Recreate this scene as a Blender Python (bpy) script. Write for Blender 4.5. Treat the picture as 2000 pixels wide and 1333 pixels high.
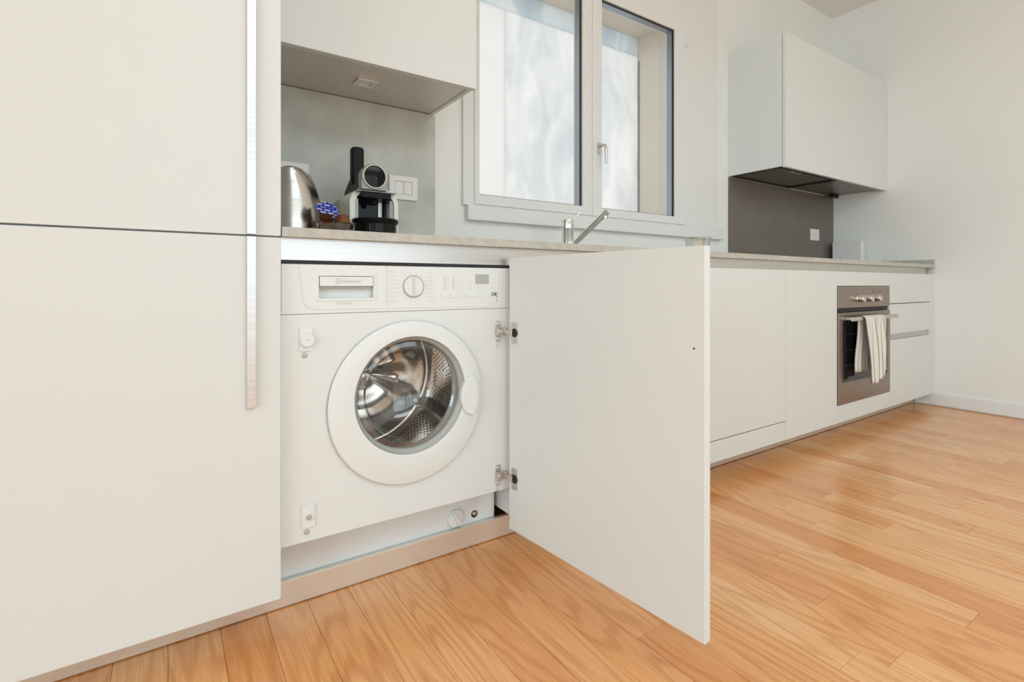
import bpy, bmesh, math, random
from mathutils import Vector, Matrix
random.seed(11)
S = bpy.context.scene
for o in list(bpy.data.objects): bpy.data.objects.remove(o)
COL = S.collection
PI = math.pi

# ------------------------------------------------------------------ camera
cam_d = bpy.data.cameras.new('camera'); cam = bpy.data.objects.new('camera', cam_d); COL.objects.link(cam)
CAMX, CAMY, CAMZ = 0.0, -1.217, 0.773
cam.location = (CAMX, CAMY, CAMZ)
yaw = math.atan(675 / 1003.0)
cam.rotation_euler = (PI / 2, 0, -yaw)
cam_d.sensor_width = 36; cam_d.lens = 36 * 1003 / 2000.0
cam_d.shift_y = -(666.5 - 556) / 2000.0
cam_d.clip_start = 0.02
S.camera = cam
S.view_settings.view_transform = 'Standard'
S.view_settings.look = 'None'
S.view_settings.gamma = 1
S.view_settings.use_curve_mapping = False
S.view_settings.exposure = 0.0

# ------------------------------------------------------------------ world and large lights
W = bpy.data.worlds.new('world'); S.world = W; W.use_nodes = True
nt = W.node_tree; bg = nt.nodes['Background']
bg.inputs[0].default_value = (0.90, 0.875, 0.85, 1); bg.inputs[1].default_value = 1.2

def area(name, loc, rot, sx, sy, power, col):
    d = bpy.data.lights.new(name, 'AREA'); d.shape = 'RECTANGLE'; d.size = sx; d.size_y = sy
    d.energy = power; d.color = col
    o = bpy.data.objects.new(name, d); COL.objects.link(o); o.location = loc; o.rotation_euler = rot
    return o
# added area lights for daylight from two assumed, unseen windows behind the camera
area('added_daylight_rear', (0.9, -5.9, 1.40), (PI / 2, 0, 0), 4.6, 2.3, 50, (.65, .855, .96))
area('added_daylight_left', (-5.2, -3.1, 1.50), (PI / 2, 0, -PI / 2), 4.2, 2.2, 150, (.65, .86, .97))
# added fill light above and behind the camera, more top light on the floor
area('added_top_fill', (1.3, -2.7, 2.68), (0, 0, 0), 2.4, 1.6, 32, (.65, .86, .97))
area('added_ceiling_fill', (1.3, -2.7, 2.30), (PI, 0, 0), 1.6, 1.0, 26, (.62, .855, 1.0))  # added upward fill to brighten the ceiling, no fitting of the room

# ------------------------------------------------------------------ materials
def mat(name, col, rough=0.5, metal=0.0, spec=0.5, **k):
    m = bpy.data.materials.new(name); m.use_nodes = True
    b = m.node_tree.nodes['Principled BSDF']
    b.inputs['Base Color'].default_value = (*col, 1); b.inputs['Roughness'].default_value = rough
    b.inputs['Metallic'].default_value = metal; b.inputs['Specular IOR Level'].default_value = spec
    for kk, v in k.items(): b.inputs[kk.replace('_', ' ')].default_value = v
    return m
def N(m, t, **k):
    n = m.node_tree.nodes.new(t)
    for a, v in k.items(): setattr(n, a, v)
    return n
def L(m, a, b): m.node_tree.links.new(a, b)
def P(m): return m.node_tree.nodes['Principled BSDF']
def coords(m, scale, src='Object'):
    tc = N(m, 'ShaderNodeTexCoord'); mp = N(m, 'ShaderNodeMapping')
    mp.inputs['Scale'].default_value = scale
    L(m, tc.outputs[src], mp.inputs['Vector']); return mp.outputs['Vector']
def noisy(m, c1, c2, scale=(5, 5, 5), detail=4, lo=0.35, hi=0.65, bump=0.0, rr=None):
    v = coords(m, scale); n = N(m, 'ShaderNodeTexNoise'); n.inputs['Scale'].default_value = 1; n.inputs['Detail'].default_value = detail
    L(m, v, n.inputs['Vector'])
    r = N(m, 'ShaderNodeValToRGB'); r.color_ramp.elements[0].position = lo; r.color_ramp.elements[1].position = hi
    r.color_ramp.elements[0].color = (*c1, 1); r.color_ramp.elements[1].color = (*c2, 1)
    L(m, n.outputs['Fac'], r.inputs['Fac']); L(m, r.outputs['Color'], P(m).inputs['Base Color'])
    if bump:
        b = N(m, 'ShaderNodeBump'); b.inputs['Strength'].default_value = bump; b.inputs['Distance'].default_value = 0.002
        L(m, n.outputs['Fac'], b.inputs['Height']); L(m, b.outputs['Normal'], P(m).inputs['Normal'])
    if rr:
        mr = N(m, 'ShaderNodeMapRange'); mr.inputs['To Min'].default_value = rr[0]; mr.inputs['To Max'].default_value = rr[1]
        L(m, n.outputs['Fac'], mr.inputs['Value']); L(m, mr.outputs['Result'], P(m).inputs['Roughness'])
    return m

WALL = noisy(mat('wall_paint', (.8, .8, .8), 0.75, spec=.25), (.85, .845, .805), (.87, .865, .825), (2, 2, 2), bump=0.04)
CEIL = noisy(mat('ceiling_paint', (.8, .8, .8), 0.85, spec=.2), (.88, .86, .83), (.90, .88, .85), (2, 2, 2))
LACQ = noisy(mat('white_lacquer', (.8, .8, .8), 0.42, spec=.4), (.745, .757, .735), (.758, .770, .748), (1.3, 1.3, 1.3), detail=2)
LACQ2 = mat('white_lacquer_edge', (.84, .84, .82), 0.35)
FRAME = mat('window_lacquer', (.79, .795, .77), 0.4, spec=.4)
ENAM = mat('machine_enamel', (.78, .795, .775), 0.28, spec=.5)
ENAM2 = mat('machine_plastic', (.795, .81, .79), 0.33, spec=.5)
BASEP = mat('machine_base', (.84, .855, .845), 0.3)
GREYPRINT = mat('grey_print', (.42, .43, .42), 0.5)
LIGHTPRINT = mat('pale_print', (.58, .59, .58), 0.5)
BLACK = mat('black_rubber', (.015, .015, .015), 0.6)
BLACKP = mat('black_plastic', (.014, .012, .013), 0.35, spec=.12)
BLACKG = mat('black_gloss', (.008, .008, .009), 0.08, spec=.18)
VOID = mat('dark_void', (.006, .006, .006), 0.9)
CHROME = mat('chrome', (.80, .80, .80), 0.09, 1.0)
NICKEL = mat('nickel_hinge', (.62, .61, .58), 0.3, 1.0)
ALU = noisy(mat('brushed_aluminium', (.8, .8, .8), 0.32, 1.0), (.58, .575, .56), (.65, .645, .63), (2, 2, 260), detail=2, rr=(.28, .38))
KICK = noisy(mat('kickboard_aluminium', (.8, .8, .8), 0.4, 0.65), (.78, .74, .66), (.84, .79, .71), (3, 3, 240), detail=3, rr=(.3, .42))
STEEL = noisy(mat('brushed_steel', (.6, .6, .6), 0.25, 1.0), (.54, .51, .47), (.60, .57, .53), (3, 3, 160), detail=2, rr=(.2, .3))
DRUM = noisy(mat('drum_steel', (.6, .6, .6), 0.22, .9), (.78, .75, .72), (.90, .88, .85), (8, 60, 8), detail=2, rr=(.12, .24))
UNDER = noisy(mat('cupboard_underside_steel', (.5, .5, .5), 0.42, 0.3), (.66, .635, .60), (.72, .69, .655), (200, 3, 3), detail=2)
HOODU = mat('hood_underside', (.17, .145, .125), 0.28, 0.6)
HOODF = mat('hood_filter', (.15, .125, .105), 0.22, 0.5)
SPL1 = noisy(mat('concrete_panel', (.3, .3, .27), 0.5), (.46, .47, .42), (.64, .65, .595), (7, 7, 7), detail=9, lo=.3, hi=.72)
SPL2 = noisy(mat('taupe_panel', (.2, .18, .15), 0.32, spec=.5), (.140, .118, .094), (.165, .140, .112), (9, 9, 9), detail=9, lo=.3, hi=.72)
STONE = noisy(mat('stone_worktop', (.5, .48, .44), 0.4), (.47, .44, .385), (.56, .53, .47), (40, 40, 40), detail=6)
OVEN = noisy(mat('oven_bronze_steel', (.3, .25, .2), 0.28, .85), (.30, .245, .205), (.34, .28, .235), (3, 3, 120), detail=2)
SCREW = mat('dull_screw', (.50, .50, .48), 0.45, .3)
GASK = mat('grey_gasket', (.40, .41, .38), 0.35, spec=.5)
BEZEL = mat('door_bezel', (.48, .49, .46), 0.18, spec=.6)
CREAM = mat('cream_plastic', (.80, .78, .68), 0.25)
CREAMD = mat('taupe_plastic', (.36, .33, .29), 0.3)
GREYM = mat('grey_metallic_plastic', (.26, .26, .245), 0.28, .5)
LCDM = mat('warm_grey_plastic', (.70, .69, .66), 0.4)
LCD = mat('display_grey', (.46, .47, .42), 0.3)
SOCK = mat('socket_plastic', (.83, .81, .78), 0.35)
REVEAL = mat('outer_reveal_plaster', (.86, .80, .71), 0.85)
BROWN = mat('brown_plastic', (.20, .065, .028), 0.2, spec=.6)
TRIMGREY = mat('alu_spacer', (.35, .38, .42), 0.3, .9)
TRIMDK = mat('dark_rack', (.05, .05, .055), .4)
RED = mat('red_dot', (.7, .06, .03), .3)

def glassmat(name, tint, refl=1.0, rough=0.0, base=0.0):
    m = bpy.data.materials.new(name); m.use_nodes = True; t = m.node_tree; t.nodes.remove(t.nodes['Principled BSDF'])
    out = [n for n in t.nodes if n.type == 'OUTPUT_MATERIAL'][0]
    tr = N(m, 'ShaderNodeBsdfTransparent'); tr.inputs[0].default_value = (*tint, 1)
    gl = N(m, 'ShaderNodeBsdfGlossy'); gl.inputs['Roughness'].default_value = rough
    fr = N(m, 'ShaderNodeFresnel'); ge = N(m, 'ShaderNodeNewGeometry')
    ri = N(m, 'ShaderNodeMapRange'); ri.inputs['To Min'].default_value = 1.5; ri.inputs['To Max'].default_value = 1 / 1.5
    L(m, ge.outputs['Backfacing'], ri.inputs['Value']); L(m, ri.outputs['Result'], fr.inputs[0])   # same thin-glass reflection from both faces
    mu = N(m, 'ShaderNodeMath', operation='MULTIPLY_ADD'); mu.inputs[1].default_value = refl; mu.inputs[2].default_value = base; mu.use_clamp = True
    mx = N(m, 'ShaderNodeMixShader')
    L(m, fr.outputs[0], mu.inputs[0]); L(m, mu.outputs[0], mx.inputs[0]); L(m, tr.outputs[0], mx.inputs[1]); L(m, gl.outputs[0], mx.inputs[2])
    L(m, mx.outputs[0], out.inputs[0]); return m
GLASS = glassmat('window_glass', (.97, .98, .98), 0.55)
BOWLG = glassmat('porthole_glass', (.95, .945, .93), 2.4, base=.02)
JARG = glassmat('clear_glass', (.93, .94, .93), 2.2, base=.05)
OVENG = mat('oven_window_glass', (.006, .006, .007), 0.05, spec=.5)

def milky(name, c1, c2, clear, scale):
    """whitewashed glass: translucent streaky wash with some clear film"""
    m = bpy.data.materials.new(name); m.use_nodes = True; t = m.node_tree; t.nodes.remove(t.nodes['Principled BSDF'])
    out = [n for n in t.nodes if n.type == 'OUTPUT_MATERIAL'][0]
    v = coords(m, scale); n = N(m, 'ShaderNodeTexNoise'); n.inputs['Scale'].default_value = 1; n.inputs['Detail'].default_value = 7
    n.inputs['Roughness'].default_value = .55; n.inputs['Distortion'].default_value = 1.1; L(m, v, n.inputs['Vector'])
    r = N(m, 'ShaderNodeValToRGB'); r.color_ramp.elements[0].position = .34; r.color_ramp.elements[1].position = .68
    r.color_ramp.elements[0].color = (*c1, 1); r.color_ramp.elements[1].color = (*c2, 1); L(m, n.outputs['Fac'], r.inputs['Fac'])
    tl = N(m, 'ShaderNodeBsdfTranslucent'); L(m, r.outputs[0], tl.inputs[0])
    tr = N(m, 'ShaderNodeBsdfTransparent'); tr.inputs[0].default_value = (.8, .86, .92, 1)
    mx = N(m, 'ShaderNodeMixShader'); mx.inputs[0].default_value = clear
    L(m, tl.outputs[0], mx.inputs[1]); L(m, tr.outputs[0], mx.inputs[2]); L(m, mx.outputs[0], out.inputs[0]); return m
WASH = milky('whitewashed_glass', (.82, .85, .87), (1, 1, 1), .10, (7, 7, 2.6))
WASHB = milky('thin_wash_glass', (.62, .70, .74), (.90, .93, .94), .2, (5, 5, 3.2))
BOARDW = milky('white_blind', (.93, .94, .94), (.97, .97, .97), .0, (1, 1, 1))

def woodmat():
    m = mat('oak_plank', (.6, .35, .15), 0.33, spec=.45)
    oi = N(m, 'ShaderNodeObjectInfo'); geo = N(m, 'ShaderNodeNewGeometry')
    off = N(m, 'ShaderNodeCombineXYZ'); mo = N(m, 'ShaderNodeMath', operation='MULTIPLY'); mo.inputs[1].default_value = 37.0
    L(m, oi.outputs['Random'], mo.inputs[0]); L(m, mo.outputs[0], off.inputs[0]); L(m, mo.outputs[0], off.inputs[1]); L(m, mo.outputs[0], off.inputs[2])
    ad = N(m, 'ShaderNodeVectorMath', operation='ADD'); L(m, geo.outputs['Position'], ad.inputs[0]); L(m, off.outputs[0], ad.inputs[1])
    mp = N(m, 'ShaderNodeMapping'); mp.inputs['Scale'].default_value = (7.5, .85, 1); L(m, ad.outputs[0], mp.inputs['Vector'])
    cn = N(m, 'ShaderNodeTexNoise'); cn.inputs['Scale'].default_value = 1; cn.inputs['Detail'].default_value = 2.2; cn.inputs['Roughness'].default_value = .35; L(m, mp.outputs[0], cn.inputs['Vector'])
    cm = N(m, 'ShaderNodeMath', operation='MULTIPLY'); cm.inputs[1].default_value = 105.0; L(m, cn.outputs['Fac'], cm.inputs[0])
    cs = N(m, 'ShaderNodeMath', operation='SINE'); L(m, cm.outputs[0], cs.inputs[0])
    wv = N(m, 'ShaderNodeMapRange'); wv.inputs['From Min'].default_value = -1; L(m, cs.outputs[0], wv.inputs['Value'])
    mp2 = N(m, 'ShaderNodeMapping'); mp2.inputs['Scale'].default_value = (260, 9, 1); L(m, ad.outputs[0], mp2.inputs['Vector'])
    fn = N(m, 'ShaderNodeTexNoise'); fn.inputs['Scale'].default_value = 1; fn.inputs['Detail'].default_value = 4; L(m, mp2.outputs[0], fn.inputs['Vector'])
    mp3 = N(m, 'ShaderNodeMapping'); mp3.inputs['Scale'].default_value = (5, 1.3, 1); L(m, ad.outputs[0], mp3.inputs['Vector'])
    bn = N(m, 'ShaderNodeTexNoise'); bn.inputs['Scale'].default_value = 1; bn.inputs['Detail'].default_value = 3; L(m, mp3.outputs[0], bn.inputs['Vector'])
    # plank tone
    r = N(m, 'ShaderNodeValToRGB'); e = r.color_ramp.elements
    e[0].position = 0; e[0].color = (.76, .325, .112, 1); e[1].position = 1; e[1].color = (.92, .545, .265, 1)
    x = e.new(.5); x.color = (.86, .435, .180, 1)
    tone = N(m, 'ShaderNodeMath', operation='MULTIPLY_ADD'); tone.inputs[1].default_value = .8; L(m, oi.outputs['Random'], tone.inputs[0])
    b2 = N(m, 'ShaderNodeMath', operation='MULTIPLY_ADD'); b2.inputs[1].default_value = .7; b2.inputs[2].default_value = -.25; L(m, bn.outputs['Fac'], b2.inputs[0])
    L(m, b2.outputs[0], tone.inputs[2]); L(m, tone.outputs[0], r.inputs['Fac'])
    g = N(m, 'ShaderNodeMix', data_type='RGBA', blend_type='MULTIPLY'); g.inputs['Factor'].default_value = 1
    gr = N(m, 'ShaderNodeValToRGB'); gr.color_ramp.elements[0].color = (.87, .80, .73, 1); gr.color_ramp.elements[1].color = (1, 1, 1, 1)
    gr.color_ramp.elements[0].position = .0; gr.color_ramp.elements[1].position = .5
    L(m, wv.outputs['Result'], gr.inputs['Fac']); L(m, r.outputs[0], g.inputs['A']); L(m, gr.outputs[0], g.inputs['B'])
    g2 = N(m, 'ShaderNodeMix', data_type='RGBA', blend_type='MULTIPLY'); g2.inputs['Factor'].default_value = 1
    gr2 = N(m, 'ShaderNodeValToRGB'); gr2.color_ramp.elements[0].color = (.88, .83, .78, 1); gr2.color_ramp.elements[1].color = (1.03, 1.02, 1, 1)
    gr2.color_ramp.elements[0].position = .3; gr2.color_ramp.elements[1].position = .6
    L(m, fn.outputs['Fac'], gr2.inputs['Fac']); L(m, g.outputs['Result'], g2.inputs['A']); L(m, gr2.outputs[0], g2.inputs['B'])
    L(m, g2.outputs['Result'], P(m).inputs['Base Color'])
    mr = N(m, 'ShaderNodeMapRange'); mr.inputs['To Min'].default_value = .20; mr.inputs['To Max'].default_value = .32
    L(m, bn.outputs['Fac'], mr.inputs['Value']); L(m, mr.outputs['Result'], P(m).inputs['Roughness'])
    P(m).inputs['Coat Weight'].default_value = .25; P(m).inputs['Coat Roughness'].default_value = .12
    bp = N(m, 'ShaderNodeBump'); bp.inputs['Strength'].default_value = .12; bp.inputs['Distance'].default_value = .0006
    L(m, fn.outputs['Fac'], bp.inputs['Height']); L(m, bp.outputs['Normal'], P(m).inputs['Normal'])
    return m
WOOD = woodmat()
SUB = mat('subfloor_joint', (.10, .045, .018), 0.8)

def towelmat():
    m = mat('striped_towel', (.8, .77, .7), 0.9, spec=.1)
    v = coords(m, (1, 1, 1), 'UV'); sx = N(m, 'ShaderNodeSeparateXYZ'); L(m, v, sx.inputs[0])
    mu = N(m, 'ShaderNodeMath', operation='MULTIPLY'); mu.inputs[1].default_value = 1 / .034; L(m, sx.outputs[0], mu.inputs[0])
    fr = N(m, 'ShaderNodeMath', operation='FRACT'); L(m, mu.outputs[0], fr.inputs[0])
    gt = N(m, 'ShaderNodeMath', operation='LESS_THAN'); gt.inputs[1].default_value = .13; L(m, fr.outputs[0], gt.inputs[0])
    mx = N(m, 'ShaderNodeMix', data_type='RGBA'); mx.inputs['A'].default_value = (.80, .77, .69, 1); mx.inputs['B'].default_value = (.24, .22, .22, 1)
    L(m, gt.outputs[0], mx.inputs['Factor']); L(m, mx.outputs['Result'], P(m).inputs['Base Color']); return m
TOWEL = towelmat()
def lidmat():
    m = mat('blue_foil_print', (.02, .05, .5), 0.25, .2)
    v = coords(m, (1, 1, 1), 'UV')
    br = N(m, 'ShaderNodeTexBrick'); br.inputs['Scale'].default_value = 2.6; br.inputs['Mortar Size'].default_value = .13; br.inputs['Mortar Smooth'].default_value = .1
    br.inputs['Brick Width'].default_value = .9; br.inputs['Row Height'].default_value = .55
    br.inputs['Color1'].default_value = (.75, .78, .85, 1); br.inputs['Color2'].default_value = (.03, .07, .50, 1); br.inputs['Mortar'].default_value = (.02, .04, .45, 1)
    L(m, v, br.inputs['Vector']); L(m, br.outputs['Color'], P(m).inputs['Base Color']); return m
LID = lidmat()

# ------------------------------------------------------------------ mesh helpers (world coordinates in, local coordinates out)
def wl(o):
    v = Vector((0, 0, 0))
    while o: v += o.location; o = o.parent
    return v
def tag(o, label=None, cat=None, group=None, kind=None):
    if label: o['label'] = label
    if cat: o['category'] = cat
    if group: o['group'] = group
    if kind: o['kind'] = kind
    return o
def thing(name, label, cat, loc, group=None):
    o = bpy.data.objects.new(name, None); COL.objects.link(o); o.location = loc; o.empty_display_size = .05
    return tag(o, label, cat, group)
def obj(name, bm, m, parent=None, origin=None, smooth=False, bevel=0.0, seg=2, label=None, kind=None):
    org = wl(parent) if parent else Vector(origin or (0, 0, 0))
    bmesh.ops.recalc_face_normals(bm, faces=bm.faces)
    bmesh.ops.translate(bm, verts=bm.verts, vec=-org)
    me = bpy.data.meshes.new(name); bm.to_mesh(me); bm.free(); me.materials.append(m)
    if smooth:
        for p in me.polygons: p.use_smooth = True
        try: me.set_sharp_from_angle(angle=math.radians(38))
        except Exception: pass
    o = bpy.data.objects.new(name, me); COL.objects.link(o)
    if parent: o.parent = parent
    else: o.location = org
    if bevel:
        b = o.modifiers.new('bevel', 'BEVEL'); b.width = bevel; b.segments = seg; b.limit_method = 'ANGLE'; b.harden_normals = False
        if seg > 2:
            for p in me.polygons: p.use_smooth = True
            try: me.set_sharp_from_angle(angle=math.radians(60))
            except Exception: pass
    if label: o['label'] = label
    if kind: o['kind'] = kind
    return o
def B(): return bmesh.new()
def box(bm, x0, x1, y0, y1, z0, z1, M=None):
    vs = [bm.verts.new((x, y, z)) for x in (x0, x1) for y in (y0, y1) for z in (z0, z1)]
    for f in ((0, 1, 3, 2), (4, 6, 7, 5), (0, 4, 5, 1), (2, 3, 7, 6), (0, 2, 6, 4), (1, 5, 7, 3)):
        bm.faces.new([vs[i] for i in f])
    if M: bmesh.ops.transform(bm, matrix=M, verts=vs)
    return bm
def basis(d):
    d = Vector(d).normalized(); a = Vector((0, 0, 1)) if abs(d.z) < .9 else Vector((1, 0, 0))
    u = d.cross(a).normalized(); v = u.cross(d).normalized(); return d, u, v
def lathe(bm, prof, origin, axis=(0, 0, 1), n=48, caps=(True, True), arc=None):
    """prof: list of (radius, distance along axis)"""
    d, u, v = basis(axis); o = Vector(origin); rings = []
    for r, h in prof:
        if r < 1e-6: rings.append([bm.verts.new(o + d * h)]); continue
        rings.append([bm.verts.new(o + d * h + (u * math.cos(2 * PI * i / n) + v * math.sin(2 * PI * i / n)) * r) for i in range(n)])
    for a, b in zip(rings, rings[1:]):
        for i in range(n):
            j = (i + 1) % n
            if len(a) == 1 and len(b) == 1: continue
            if len(a) == 1: bm.faces.new((a[0], b[i], b[j]))
            elif len(b) == 1: bm.faces.new((a[i], a[j], b[0]))
            else: bm.faces.new((a[i], a[j], b[j], b[i]))
    if caps[0] and len(rings[0]) > 1: bm.faces.new(rings[0][::-1])
    if caps[1] and len(rings[-1]) > 1: bm.faces.new(rings[-1])
    return bm
def cyl(bm, p0, p1, r0, r1=None, n=24):
    p0 = Vector(p0); p1 = Vector(p1); r1 = r0 if r1 is None else r1
    return lathe(bm, [(r0, 0), (r1, (p1 - p0).length)], p0, p1 - p0, n)
def tube(bm, pts, r, n=12):
    pts = [Vector(p) for p in pts]; rings = []
    for i, p in enumerate(pts):
        d = (pts[min(i + 1, len(pts) - 1)] - pts[max(i - 1, 0)]).normalized(); _, u, v = basis(d)
        rr = r[i] if isinstance(r, (list, tuple)) else r
        rings.append([bm.verts.new(p + (u * math.cos(2 * PI * k / n) + v * math.sin(2 * PI * k / n)) * rr) for k in range(n)])
    for a, b in zip(rings, rings[1:]):
        for i in range(n): bm.faces.new((a[i], a[(i + 1) % n], b[(i + 1) % n], b[i]))
    bm.faces.new(rings[0][::-1]); bm.faces.new(rings[-1]); return bm
def prism(bm, poly, y0, y1, plane='xz'):
    """extrude a 2D outline: plane 'xz' along y, 'xy' along z, 'yz' along x"""
    def mk(a, b, c): return {'xz': (a, c, b), 'xy': (a, b, c), 'yz': (c, a, b)}[plane]
    A = [bm.verts.new(mk(a, b, y0)) for a, b in poly]; C = [bm.verts.new(mk(a, b, y1)) for a, b in poly]
    bm.faces.new(A[::-1]); bm.faces.new(C)
    for i in range(len(poly)):
        j = (i + 1) % len(poly); bm.faces.new((A[i], A[j], C[j], C[i]))
    return bm
def rrect(x0, x1, z0, z1, r, n=6, corners=(1, 1, 1, 1)):
    """rounded rectangle outline; corners: bottom-left, bottom-right, top-right, top-left"""
    out = []
    for k, (cx, cz, a0) in enumerate(((x0 + r, z0 + r, PI), (x1 - r, z0 + r, 1.5 * PI), (x1 - r, z1 - r, 0), (x0 + r, z1 - r, .5 * PI))):
        if not corners[k]:
            out.append(((x0, z0), (x1, z0), (x1, z1), (x0, z1))[k]); continue
        for i in range(n + 1):
            a = a0 + i / n * PI / 2; out.append((cx + r * math.cos(a), cz + r * math.sin(a)))
    return out
def framebox(bm, x0, x1, z0, z1, w, y0, y1):
    """one continuous rectangular frame, bar widths w (left, right, bottom, top), in the xz plane"""
    l, r, b, t = w; O = ((x0, z0), (x1, z0), (x1, z1), (x0, z1)); I = ((x0 + l, z0 + b), (x1 - r, z0 + b), (x1 - r, z1 - t), (x0 + l, z1 - t))
    V = [[bm.verts.new((x, y, z)) for x, z in q] for y in (y0, y1) for q in (O, I)]
    o0, i0, o1, i1 = V
    for k in range(4):
        j = (k + 1) % 4
        bm.faces.new((o0[k], o0[j], i0[j], i0[k])); bm.faces.new((o1[k], i1[k], i1[j], o1[j]))
        bm.faces.new((o0[k], o1[k], o1[j], o0[j])); bm.faces.new((i0[k], i0[j], i1[j], i1[k]))
    return bm
def holed(bm, x0, x1, z0, z1, hx0, hx1, hz0, hz1, y0, y1):
    return framebox(bm, x0, x1, z0, z1, (hx0 - x0, x1 - hx1, hz0 - z0, z1 - hz1), y0, y1)

# ------------------------------------------------------------------ the room
XL, XR, YF, YB, ZC = -5.0, 4.078, -5.7, 0.61, 2.735
WX0, WX1, WZ0, WZ1 = 0.99, 2.44, 1.095, 2.31     # opening in the kitchen wall
obj('wall_back', holed(B(), XL, XR + .12, 0, ZC, WX0, WX1, WZ0, WZ1, YB, YB + .50), WALL, kind='structure')
b = B(); box(b, XR, XR + .12, YF, YB, 0, ZC); obj('wall_right', b, WALL, kind='structure')
b = B()
box(b, XL - .12, XL, YF, YB, 0, .18); box(b, XL - .12, XL, YF, YB, 2.5, ZC)
box(b, XL - .12, XL, YF, -5.25, .18, 2.5); box(b, XL - .12, XL, -.85, YB, .18, 2.5); obj('wall_left', b, WALL, kind='structure')  # unseen opening, assumed, cut for the added left light
obj('wall_front', holed(B(), XL - .12, XR + .12, 0, ZC, -1.45, 3.25, .18, 2.5, YF - .12, YF), WALL, kind='structure')  # opening behind the camera is assumed, lets the added rear light in
b = B(); box(b, XL - .12, XR + .12, YF - .12, YB, ZC, ZC + .1); obj('ceiling', b, CEIL, kind='structure')
b = B(); box(b, XR - .012, XR, YF, .10, 0.004, .08); obj('baseboard_right', b, LACQ2, bevel=.002, kind='structure')
# reveal lining outside the kitchen window
b = B()
box(b, WX1, WX1 + .004, YB + .07, YB + .5, WZ0, WZ1)
b.free(); b = B()
box(b, WX1 - .006, WX1, YB + .075, YB + .50, WZ0, WZ1); box(b, WX0, WX1, YB + .075, YB + .5, WZ1 - .006, WZ1)
box(b, WX0, WX0 + .006, YB + .075, YB + .5, WZ0, WZ1); box(b, WX0, WX1, YB + .075, YB + .5, WZ0, WZ0 + .006)
obj('trim_2', b, REVEAL, kind='structure')
# assumed windows in front of the added lights, unseen behind the camera
def assumed_window(name, axis, a0, a1, c):
    b = B()
    nseg = 3
    for i in range(nseg + 1):
        p = a0 + (a1 - a0) * i / nseg; p = min(max(p, a0 + .03), a1 - .03)
        if axis == 'x': box(b, p - .03, p + .03, c - .07, c - .01, .18, 2.5)
        else: box(b, c - .07, c - .01, p - .03, p + .03, .18, 2.5)
    for z in (.18, 2.44):
        if axis == 'x': box(b, a0, a1, c - .071, c - .009, z, z + .06)
        else: box(b, c - .071, c - .009, a0, a1, z, z + .06)
    return obj(name, b, FRAME, kind='structure')
assumed_window('window_assumed_rear', 'x', -1.45, 3.25, YF)
assumed_window('window_assumed_left', 'y', -5.25, -.85, XL)

# ------------------------------------------------------------------ floor and its planks
b = B(); box(b, XL, XR, YF, YB, -.03, -.004); floor = obj('floor', b, SUB, kind='structure')
edges = [-.0904, .0027, .1005, .1936, .2849, .3830, .4765, .5725, .6690, .7643]
while edges[-1] < 1.29: edges.append(edges[-1] + (1.298 - .7643) / 6)
edges += [1.398, 1.491, 1.588, 1.688, 1.782]
while edges[-1] < XR - .03: edges.append(edges[-1] + .0925)
edges[-1] = min(edges[-1], XR); 
if edges[-1] < XR: edges.append(XR)
while edges[0] > XL + .09: edges.insert(0, edges[0] - .095)
edges[0] = XL
known = {1.298: [-.599], 1.398: [-.423], 1.491: [-.828], 1.588: [-.512], 1.688: [-.389], 1.209: [-.78], 1.782: [-.26, -.9], .7643: [-.585],
         2.06: [-.683], 2.152: [-.44], 2.245: [-.606], 2.70: [-.434]}
def proj(x, y, z):
    dx, dy, dz = x - CAMX, y - CAMY, z - CAMZ
    dep = dx * math.sin(yaw) + dy * math.cos(yaw); r = dx * math.cos(yaw) - dy * math.sin(yaw)
    if dep < .05: return None
    return 1000 + 1003 * r / dep, 556 - 1003 * dz / dep
rest = B(); npl = 0
YEND = .13
def chamfer_box(b, x0, x1, y0, y1, z0, z1, c):
    lo = [b.verts.new(p) for p in ((x0, y0, z0), (x1, y0, z0), (x1, y1, z0), (x0, y1, z0))]
    mi = [b.verts.new(p) for p in ((x0, y0, z1 - c), (x1, y0, z1 - c), (x1, y1, z1 - c), (x0, y1, z1 - c))]
    hi = [b.verts.new(p) for p in ((x0 + c, y0 + c, z1), (x1 - c, y0 + c, z1), (x1 - c, y1 - c, z1), (x0 + c, y1 - c, z1))]
    b.faces.new(lo[::-1]); b.faces.new(hi)
    for A, C in ((lo, mi), (mi, hi)):
        for i in range(4): b.faces.new((A[i], A[(i + 1) % 4], C[(i + 1) % 4], C[i]))
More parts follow.
